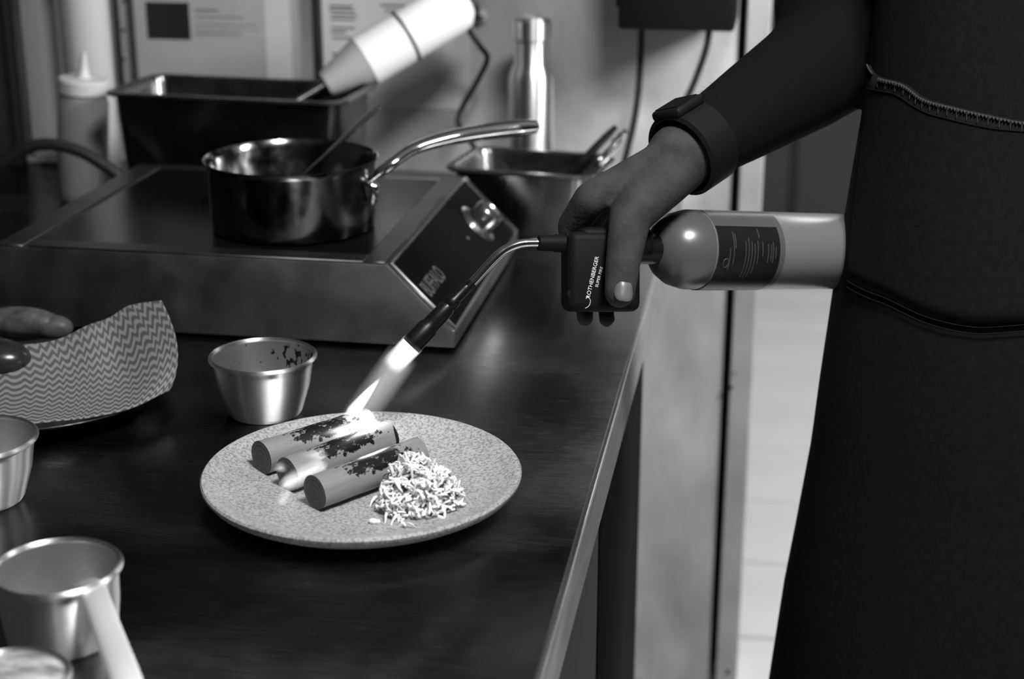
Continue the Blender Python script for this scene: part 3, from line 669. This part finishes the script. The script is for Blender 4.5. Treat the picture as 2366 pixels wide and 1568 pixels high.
# ---------------------------------------------------------------- blowtorch
tip = atd(950, 798, 1.405)
tb = [tip, atd(1028, 716, 1.405), atd(1092, 653, 1.407), atd(1140, 600, 1.409), atd(1168, 577, 1.411), atd(1205, 563, 1.413), atd(1252, 561, 1.416)]
bx = (RIGHT * .965 + FWD * .26).normalized(); by = (UP - bx * UP.dot(bx)).normalized(); bz = bx.cross(by)
bo = atd(1392, 628, 1.430)
to = thing('blowtorch', bo, 'black gas blowtorch with bent steel burner tube held over the plate', 'blowtorch')
nd = (tip - tb[1]).normalized()
MB().lathe([(.0055, -.050), (.0075, -.046), (.0082, -.030), (.0082, -.024), (.0095, -.022), (.0098, 0), (.0084, 0), (.0078, -.02), (.0001, -.02)], tip, 32, nd).obj('burner_head', 'burner_black', to)
MB().lathe([(.0040, -.073), (.0052, -.070), (.0052, -.058), (.0066, -.056), (.0066, -.050), (.0055, -.048)], tip, 24, nd).obj('burner_collar', 'burner_black', to)
MB().tube(spline(tb[1:3], 6), [.0045] * 7, 14).obj('burner_sleeve', 'burner_black', to)
MB().tube(spline(tb[2:], 8), .0042, 16).obj('burner_tube', 'mirror_steel', to)
ce, d0 = tb[-1], bx
MB().lathe([(.0050, -.004), (.0072, -.003), (.0072, .010), (.0082, .012), (.0082, .022), (.0095, .024), (.0095, .045), (.011, .047), (.011, .062)], ce, 28, bx).obj('front_sleeve', 'black_plastic', to)
for q in (.0225, .046): MB().lathe([(.0084, q - .0006), (.0099, q - .0006), (.0099, q + .0006), (.0084, q + .0006)], ce, 28, bx).obj('trim_ring', 'knob_steel', to)
bf = frame(bo, bx, by, bz)
MB().box(-.036, .032, -.036, .036, -.017, .017, .008, 4, bf).obj('housing', 'black_plastic', to)
MB().box(-.024, .046, .016, .040, -.014, .014, .007, 3, bf).obj('upper_housing', 'black_plastic', to)
MB().lathe([(.004, 0), (.004, .002), (.003, .003), (.0001, .003)], atd(1318, 680, 1.411) , 16, bz).obj('screw', 'black_plastic', to)
def face_pt(x, y): return onplane(x, y, bo + bz * .0172, bz)
a, b_ = face_pt(1362, 690), face_pt(1385, 586); tx = (b_ - a).normalized(); ty = bz.cross(tx)
text('maker_lettering', 'ROTHENBERGER', 'print_white', to, frame(a + bz * .0002, tx, ty, bz), (b_ - a).length / 8.1, .0002)
a2, b2 = face_pt(1381, 664), face_pt(1396, 606)
text('model_lettering', 'SUPER FIRE', 'print_white', to, frame(a2 + bz * .0002, (b2 - a2).normalized(), bz.cross((b2 - a2).normalized()), bz), (b2 - a2).length / 6.0, .0002)
MB().tube(spline([face_pt(1352, 712), face_pt(1361, 706), face_pt(1364, 694), face_pt(1358, 684), face_pt(1354, 690)], 5), .00028, 6).obj('emblem', 'print_white', to)
# cartridge
g0, g1 = atd(1508, 575, 1.452), atd(1945, 581, 1.562); ga = (g1 - g0).normalized(); GL = (g1 - g0).length
GR = .0372
MB().lathe([(.011, -.022), (.014, -.020), (.014, .004), (.011, .006)], g0, 28, ga).obj('valve', 'burner_black', to)
MB().lathe([(.012, .002), (.018, .004), (.027, .011), (.0335, .021), (GR, .035), (GR, .046)], g0, 64, ga).obj('shoulder', 'can_paint', to)
cart = MB().lathe([(GR, .0458), (GR, GL - .006), (GR - .003, GL + .002), (GR - .007, GL + .004), (.0001, GL + .002)], g0, 64, ga).obj('cartridge', 'can_metal', to)
# label: a dark printed wrap on most of the circumference with a clear margin
Rg = ga.to_track_quat('Z', 'Y').to_matrix()
cam_dir = (CAM - g0); ex = (cam_dir - ga * cam_dir.dot(ga)).normalized(); ey = ga.cross(ex)     # ex towards the viewer side, ey: up or down
if ey.z < 0: ey = -ey
def cyl(s, an, r): return g0 + ga * s + (ex * cos(an) + ey * sin(an)) * r
def patch(s0, s1, a0, a1, r, n=24):
    vs = []; 
    for i in range(n + 1):
        an = lerp(a0, a1, i / n)
        for s, q in ((s0, r), (s1, r), (s1, r - .0006), (s0, r - .0006)): vs.append(cyl(s, an, q))
    fs = []
    for i in range(n):
        for j in range(4): fs.append((i * 4 + j, i * 4 + (j + 1) % 4, (i + 1) * 4 + (j + 1) % 4, (i + 1) * 4 + j))
    return MB().add(vs, fs + [(0, 1, 2, 3), (n * 4 + 3, n * 4 + 2, n * 4 + 1, n * 4)])
patch(.047, .1245, -2.2, 1.35, GR + .0005).obj('label_backing', 'can_paint', to)
lb = patch(.0475, .118, -2.2, .62, GR + .0009).obj('label', 'label_black', to)
for s, a0, a1 in ((.064, -.35, .45), (.066, .05, .4), (.0775, -.7, .22), (.081, -.75, .3), (.0845, -.7, .22), (.088, -.6, .16), (.0915, -.35, .24), (.0935, .3, .55), (.097, -.15, .2), (.1035, -.3, .16), (.107, -.25, .14), (.1095, -.3, .22), (.1125, -.2, .1)):
    patch(s, s + .0009, a0, a1, GR + .0012, 8).obj('print_line', 'label_print', lb)
MB().tube([cyl(.0565 + .003 * sin(t), -.32 + .11 * cos(t), GR + .0009) for t in np.linspace(0, 2 * pi, 17)], .0005, 6).obj('emblem', 'label_print', lb)
patch(.0595, .0605, -.5, .05, GR + .0012, 6).obj('print_line', 'label_print', lb)

# ---------------------------------------------------------------- flame of the torch
flame_mat('flame_core', 330, .8, 1.6, .95, 1.2, .05)
flame_mat('flame_plume', 34, 1.0, 1.6, .5, .9, .6)
flame_mat('flame_tongue', 300, 1.0, 1.5, .4, .5, 1.0)
flame_mat('flame_lick', 150, 1.9, 2.4, .95, .6, 1.0)
flame_mat('flame_wash', 85, 1.3, 2.6, .9, 1.0, .7)
hit = atz(815, 985, PZ + 2 * LR)
tf = thing('torch_flame', hit, 'bright gas flame shooting from the blowtorch onto the leeks', 'flame')
def flame(name, a, b_, r0, r1, m, shape='cone'):
    d = b_ - a; Lf = d.length; mb = MB(); n = 24
    prof = [(0.0001, 0)] + [(1.0, z) for z in (0, .2, .4, .6, .8, 1.0)] + [(.0001, 1)]
    if shape == 'drop': prof = [(.0001, 0)] + [(max(.02, sin(pi * z) ** .7), z) for z in np.linspace(.03, .97, 11)] + [(.0001, 1)]
    if shape == 'tip': prof = [(.0001, 0)] + [(max(.03, 1 - .97 * (1 - z) ** 1.6) * (1 if z < .9 else .8), z) for z in np.linspace(.0, 1, 11)] + [(.0001, 1)]
    mb.lathe(prof, (0, 0, 0), n)
    o = mb.obj(name, m, None); o.parent = tf
    o.matrix_local = Matrix.Translation(a - hit) @ d.to_track_quat('Z', 'Y').to_matrix().to_4x4() @ Matrix.Diagonal((r0, r1, Lf, 1))
    return o
flame('flame_core', tip - nd * .004, tip + nd * .030, .0108, .0108, 'flame_core')
flame('flame_plume', tip + nd * .008, hit + nd * .004, .0165, .0165, 'flame_plume')
flame('flame_tongue', atd(882, 868, 1.41), atd(800, 970, 1.425), .009, .007, 'flame_tongue', 'tip')
a, b_ = atz(885, 975, PZ + .030), atz(760, 1010, PZ + .029); flame('flame_wash', a, b_, .014, .008, 'flame_wash', 'drop')
a, b_ = atz(760, 1068, PZ + .029), atz(640, 1128, PZ + .010); flame('flame_lick', a, b_, .0115, .010, 'flame_lick', 'drop')
a, b_ = atz(760, 1045, PZ + .030), atz(628, 1085, PZ + .018); flame('flame_lick', a, b_, .009, .008, 'flame_lick', 'drop')
a, b_ = atz(668, 1130, PZ + .010), atz(645, 1168, PZ + .004); flame('flame_wash', a, b_, .006, .004, 'flame_wash', 'drop')
fl_ = bpy.data.lights.new('flame_glow', 'POINT'); fl_.energy = .12; fl_.shadow_soft_size = .012
fo = bpy.data.objects.new('flame_glow', fl_); col.objects.link(fo); fo.location = lerp(tip, hit, .75)

# ---------------------------------------------------------------- the person
face = V(-.55, -.83, 0).normalized(); rgt = V(face.y, -face.x, 0)      # person's own right
pb = atd(2340, 600, 1.5); PB = V(pb.x, pb.y, 0)
def B(r, f, z): return PB + rgt * r + face * f + V(0, 0, z)
def capsule(mb, p, q, r0, r1, n=20):
    d = q - p; Lc = d.length; prof = []
    for a in np.linspace(-pi / 2, 0, 6): prof.append((max(r0 * cos(a), .0002), r0 * sin(a)))
    for a in np.linspace(0, pi / 2, 6): prof.append((max(r1 * cos(a), .0002), Lc + r1 * sin(a)))
    mb.lathe(prof, p, n, d.normalized(), cap0=True, cap1=True)
def ell(mb, c, hr, hf, hz, n=24):
    bm = bmesh.new(); bmesh.ops.create_uvsphere(bm, u_segments=n, v_segments=16, radius=1)
    mb.bm(bm, Matrix.Translation(c) @ Matrix((rgt, face, V(0, 0, 1))).transposed().to_4x4() @ Matrix.Diagonal((hr, hf, hz, 1)))
def chain(mb, pts, rs):
    for i in range(len(pts) - 1): capsule(mb, pts[i], pts[i + 1], rs[i], rs[i + 1])
def remeshed(mb, name, m, parent, vox, smooth=6, factor=.5):
    me = mb.mesh(name + '_raw', None, False, base[parent.name]); o = bpy.data.objects.new(name + '_raw', me); col.objects.link(o)
    r = o.modifiers.new('r', 'REMESH'); r.mode = 'VOXEL'; r.voxel_size = vox; s = o.modifiers.new('s', 'SMOOTH'); s.iterations = smooth; s.factor = factor
    me2 = bpy.data.meshes.new_from_object(o.evaluated_get(bpy.context.evaluated_depsgraph_get())); bpy.data.objects.remove(o)
    me2.materials.clear(); me2.materials.append(M[m]); me2.shade_smooth(); me2.name = name
    o = bpy.data.objects.new(name, me2); col.objects.link(o); o.parent = parent; base[o.name] = base[parent.name]; return o
pe = thing('person', PB, 'person in a black apron and wristwatch holding the blowtorch over the plate', 'person')
shR, shL = B(.185, -.02, 1.47), B(-.185, -.02, 1.47)
elbow = atd(1985, 95, 1.60); wrist = atd(1612, 335, 1.445); wr2 = atd(1570, 362, 1.438)
b = MB()
ell(b, B(0, 0, 1.0), .165, .11, .16); ell(b, B(0, -.01, 1.18), .15, .10, .18); ell(b, B(0, -.01, 1.36), .165, .105, .15)
capsule(b, shR, shL, .06, .06); capsule(b, B(0, -.02, 1.46), B(0, .01, 1.60), .062, .054)
ell(b, B(0, .03, 1.69), .075, .095, .115); ell(b, B(0, .05, 1.625), .052, .065, .055)                 # head, jaw
capsule(b, B(0, .115, 1.70), B(0, .138, 1.665), .010, .014); capsule(b, B(-.018, .112, 1.628), B(.018, .112, 1.628), .009, .009)
for s in (1, -1):
    ell(b, B(s * .078, .015, 1.68), .012, .02, .032); ell(b, B(s * .03, .102, 1.705), .014, .012, .009)
    chain(b, [B(s * .09, 0, .92), B(s * .10, .015, .50), B(s * .10, -.01, .10)], [.088, .058, .040])
    chain(b, [B(s * .10, -.03, .05), B(s * .11, .12, .035)], [.042, .034])
chain(b, [shR, lerp(shR, elbow, .5), elbow], [.058, .052, .046])
fa = [elbow, lerp(elbow, wrist, .3), lerp(elbow, wrist, .65), wrist, wr2]
chain(b, fa, [.046, .047, .040, .0325, .031])
chain(b, [shL, B(-.26, -.06, 1.2), B(-.28, -.03, 1.0), B(-.29, .02, .93)], [.058, .046, .036, .028])
ell(b, B(-.29, .03, .87), .022, .04, .06)
# right hand closed over the torch: knuckles left, thumb down the near side
mc = [(1366, 460, 1.428), (1402, 452, 1.452), (1445, 450, 1.472), (1490, 452, 1.489)]
W0 = [atd(1560, 350, 1.430), atd(1565, 350, 1.440), atd(1572, 352, 1.452), atd(1580, 356, 1.462)]
fing = [[(1322, 522, 1.452), (1328, 596, 1.468), (1345, 648, 1.462)], [(1346, 548, 1.486), (1346, 655, 1.486), (1352, 735, 1.458)],
        [(1398, 548, 1.502), (1398, 660, 1.502), (1402, 738, 1.470)], [(1452, 540, 1.512), (1455, 630, 1.510), (1458, 695, 1.482)]]
fr_ = [(.0165, .0165, .0140, .0110, .0085), (.0145, .0135, .0105, .0092, .0082), (.014, .0125, .010, .0088, .0078), (.013, .0115, .009, .008, .0072)]
for i in range(4):
    pts = [W0[i], atd(*mc[i])] + [atd(*q) for q in fing[i]]
    chain(b, pts, fr_[i])
chain(b, [atd(1578, 375, 1.436), atd(1520, 428, 1.424), atd(1456, 500, 1.410), atd(1440, 603, 1.397), atd(1432, 676, 1.396)], [.026, .0250, .0195, .0160, .0138])
chain(b, [atd(1530, 385, 1.436), atd(1440, 455, 1.436)], [.023, .0185])
chain(b, [atd(1500, 420, 1.450), atd(1450, 470, 1.455)], [.019, .016])
bo_ = remeshed(b, 'body', 'skin', pe, .0028, 8)
# thumb nail
tn = atd(1432, 676, 1.396) ; nz = (-FWD * .93 + RIGHT * .25 + UP * .15).normalized(); ny = (atd(1438, 610, 1.397) - tn).normalized(); ny = (ny - nz * ny.dot(nz)).normalized()
nf = frame(tn + nz * .0142 - ny * .001, ny.cross(nz), ny, nz)
bm = bmesh.new(); bmesh.ops.create_uvsphere(bm, u_segments=20, v_segments=10, radius=1)
for v in bm.verts: v.co = V(math.copysign(abs(v.co.x) ** .7, v.co.x) * .0085, math.copysign(abs(v.co.y) ** .7, v.co.y) * .0095, v.co.z * .0016 - .0038 * (v.co.x) ** 2)
MB().bm(bm, nf).obj('thumbnail', 'nail', pe)
# fuzz of the sleeve
hm = MB(); ad = (wrist - elbow).normalized()
for i in range(420):
    t = rnd.uniform(.05, .9); an = rnd.uniform(0, 2 * pi); e1 = ad.cross(V(0, 0, 1)).normalized(); e2 = e1.cross(ad)
    r = np.interp(t, [0, .3, .65, 1], [.051, .050, .043, .036]) - .002
    nn = e1 * cos(an) + e2 * sin(an); p = lerp(elbow, wrist, t) + nn * r; tdir = (ad * rnd.uniform(.5, 1.2) + nn * rnd.uniform(.3, .8)).normalized()
    q = p + tdir * rnd.uniform(.007, .014); s = tdir.cross(nn).normalized() * .00022
    hm.add([p - s, p + s, q + nn * -.001, p + nn * .0003], [(0, 1, 2), (1, 3, 2), (3, 0, 2)])
ho = hm.obj('sleeve_fuzz', 'hair', pe, False); ho['kind'] = 'stuff'
# head hair
hh = MB(); ell(hh, B(0, .012, 1.72), .083, .098, .105); cut = remeshed(hh, 'head_hair', 'hair', pe, .006, 3)
bm = bmesh.new(); bm.from_mesh(cut.data); fz = face
bmesh.ops.delete(bm, geom=[v for v in bm.verts if (v.co.dot(face) > .06 and v.co.z < 1.76) or v.co.z < 1.66], context='VERTS'); bm.to_mesh(cut.data); bm.free()
# clothes
sh = MB()
ell(sh, B(0, 0, 1.02), .178, .122, .16); ell(sh, B(0, -.01, 1.2), .165, .112, .2); ell(sh, B(0, -.01, 1.36), .175, .115, .15)
capsule(sh, shR, shL, .072, .072)
slv = lerp(shR, elbow, 1.0)
chain(sh, [shR, lerp(shR, elbow, .55), atd(1945, 5, 1.59), atd(1935, 95, 1.575)], [.070, .068, .068, .062])
chain(sh, [shL, B(-.26, -.06, 1.2), B(-.28, -.03, 1.0), B(-.29, .02, .94)], [.070, .062, .05, .042])
chain(sh, [atd(1960, 95, 1.59), lerp(elbow, wrist, .35), lerp(elbow, wrist, .7), lerp(elbow, wrist, .99)], [.066, .055, .0445, .0352])
remeshed(sh, 'shirt', 'shirt', pe, .006, 5)
tr_ = MB(); ell(tr_, B(0, -.005, .98), .175, .118, .15)
for s in (1, -1): chain(tr_, [B(s * .09, 0, .92), B(s * .105, .01, .50), B(s * .11, -.012, .10)], [.088, .080, .072])
remeshed(tr_, 'trousers', 'trousers', pe, .007, 5)
for s in (1, -1):
    m = MB(); chain(m, [B(s * .10, -.035, .042), B(s * .115, .14, .038)], [.045, .040]); ell(m, B(s * .105, .05, .012), .05, .15, .012); remeshed(m, 'shoe', 'black_plastic', pe, .005, 4)
# apron: flaring wrap around the front
AZ = [1.40, 1.30, 1.18, 1.05, .98, .91, .84, .745, .675, .55, .45]
AH = [.135, .140, .146, .158, .163, .168, .172, .182, .190, .20, .21]
def apron(th, z, off=0):
    """th: angle from the person's front towards their right"""
    hw = np.interp(-z, [-q for q in AZ], AH) * 1.06 + off; hd = hw * .80
    wob = .003 * sin(5 * th + 3 * z) * max(0, (1.1 - z))
    return B((hw + wob) * sin(th), (hd + wob) * cos(th) + .005, z)
vs = []; fs = []; na, nz_ = 70, 60
zs = np.linspace(1.40, .45, nz_)
for z in zs:
    lim = np.interp(-z, [-1.4, -1.12, -1.0, -.45], [.75, 1.75, 2.05, 2.15])
    for i in range(na): vs.append(apron(lim * (2 * i / (na - 1) - 1), z))
for i in range(nz_ - 1):
    for j in range(na - 1): fs.append((i * na + j, i * na + j + 1, (i + 1) * na + j + 1, (i + 1) * na + j))
ap = MB().add(vs, fs).obj('apron', 'apron', pe, sharp=180)
sd = ap.modifiers.new('thickness', 'SOLIDIFY'); sd.thickness = .002; sd.offset = -1
# find apron coordinates of pixels so that the pocket lies on the cloth
TH, ZZ = np.meshgrid(np.linspace(-1.4, 1.9, 260), np.linspace(.6, 1.35, 260))
hw = np.interp(-ZZ, [-q for q in AZ], AH) * 1.06; hd = hw * .8
PX = np.array(PB)[None, None, :] + (hw * np.sin(TH))[..., None] * np.array(rgt) + (hd * np.cos(TH) + .005)[..., None] * np.array(face); PX[..., 2] = ZZ
rel = PX - np.array(CAM); dep = rel @ np.array(FWD); U_ = CX + F * (rel @ np.array(RIGHT)) / dep; V_ = CY - F * (rel @ np.array(UP)) / dep
nrm2 = (np.sin(TH) / hw)[..., None] * np.array(rgt) + (np.cos(TH) / hd)[..., None] * np.array(face)
vis = (nrm2 * rel).sum(-1) < 0
def on_apron(x, y):
    e = (U_ - x) ** 2 + (V_ - y) ** 2 + np.where(vis, 0, 1e7); i = np.unravel_index(np.argmin(e), e.shape); return TH[i], ZZ[i]
def line(pts, n=10): 
    return [(a.x, a.y) for a in spline([V(*on_apron(*p), 0) for p in pts], n)]
topl = line([(2012, 152), (2030, 175), (2090, 192), (2140, 225), (2200, 245), (2280, 262), (2366, 276), (2450, 280)])
botl = line([(1962, 652), (2010, 672), (2060, 690), (2150, 735), (2250, 752), (2330, 752), (2400, 745), (2450, 740)])
vs = []; fs = []; nr = 14
for (a, za), (c, zc) in zip(topl, botl):
    for j in range(nr): t = j / (nr - 1); vs.append(apron(lerp(a, c, t), lerp(za, zc, t), .0035))
for i in range(len(topl) - 1):
    for j in range(nr - 1): fs.append((i * nr + j, (i + 1) * nr + j, (i + 1) * nr + j + 1, i * nr + j + 1))
pk = MB().add(vs, fs).obj('pocket', 'apron', ap, sharp=180)
sd = pk.modifiers.new('thickness', 'SOLIDIFY'); sd.thickness = .0025; sd.offset = -1
lo_ = line([(2014, 203), (2050, 212), (2080, 222), (2140, 255), (2200, 275), (2290, 293), (2366, 305), (2450, 310)])
MB().tube([apron(a, z, .0042) for a, z in lo_], .0005, 6).obj('stitch_line', 'stitch_faint', ap)
for off in (0, 16):
    bl_ = line([(1965, 648 + off), (2010, 668 + off), (2060, 688 + off), (2150, 732 + off), (2250, 750 + off), (2330, 748 + off), (2400, 742 + off), (2450, 738 + off)])
    MB().tube([apron(a, z, .0042) for a, z in bl_], .0005, 6).obj('stitch_line', 'stitch_faint', ap)
sg = MB()
tl2 = topl[12:]
for i in range(len(tl2) - 1):
    (a, za), (c, zc) = tl2[i], tl2[i + 1]
    sg.tube([apron(a, za - .001, .0045), apron(lerp(a, c, .5), lerp(za, zc, .5) - .0025, .0047), apron(lerp(a, c, .8), lerp(za, zc, .8) - .001, .0045)], [.0007, .0016, .0007], 6)
    if i % 3 == 0: sg.tube([apron(a, za - .002, .0045), apron(a, za - .009, .0045)], [.0009, .0003], 5)
sg.tube([apron(*q, .0045) for q in topl[:9]], [.0009] * 9, 6)
ho = sg.obj('hem_stitching', 'stitch', ap); ho['kind'] = 'stuff'
# watch
wc = lerp(wrist, wr2, .25); wa = (wr2 - elbow).normalized(); we1 = (-FWD - wa * (-FWD).dot(wa)).normalized(); we2 = wa.cross(we1)
if we2.dot(UP) < 0: we2 = -we2
m = MB(); vs = []; fs = []; n = 48; prof = [(.0005, -.019), (.0042, -.017), (.0042, .017), (.0005, .019)]
for s, a_ in enumerate(np.linspace(0, 2 * pi, n + 1)[:-1]):
    for h, q in prof: vs.append(wc + wa * q + (we1 * cos(a_) * .0335 + we2 * sin(a_) * .0355) * (1 + h / .034))
for i in range(n):
    for j in range(4): fs.append((i * 4 + j, i * 4 + (j + 1) % 4, ((i + 1) % n) * 4 + (j + 1) % 4, ((i + 1) % n) * 4 + j))
st2 = MB().add(vs, fs).obj('watch_strap', 'watch_black', pe)
wn = (we2 * .86 + we1 * .3 - wa * .0).normalized(); wx = wn.cross(wa)
MB().box(-.018, .018, -.019, .019, -.003, .007, .004, 3, frame(wc + wn * .0375, wx, wa, wn)).obj('watch_case', 'watch_black', st2)
MB().box(-.014, .014, -.015, .015, .0068, .0078, .0005, 1, frame(wc + wn * .0375, wx, wa, wn)).obj('watch_face', 'black_glass', st2)
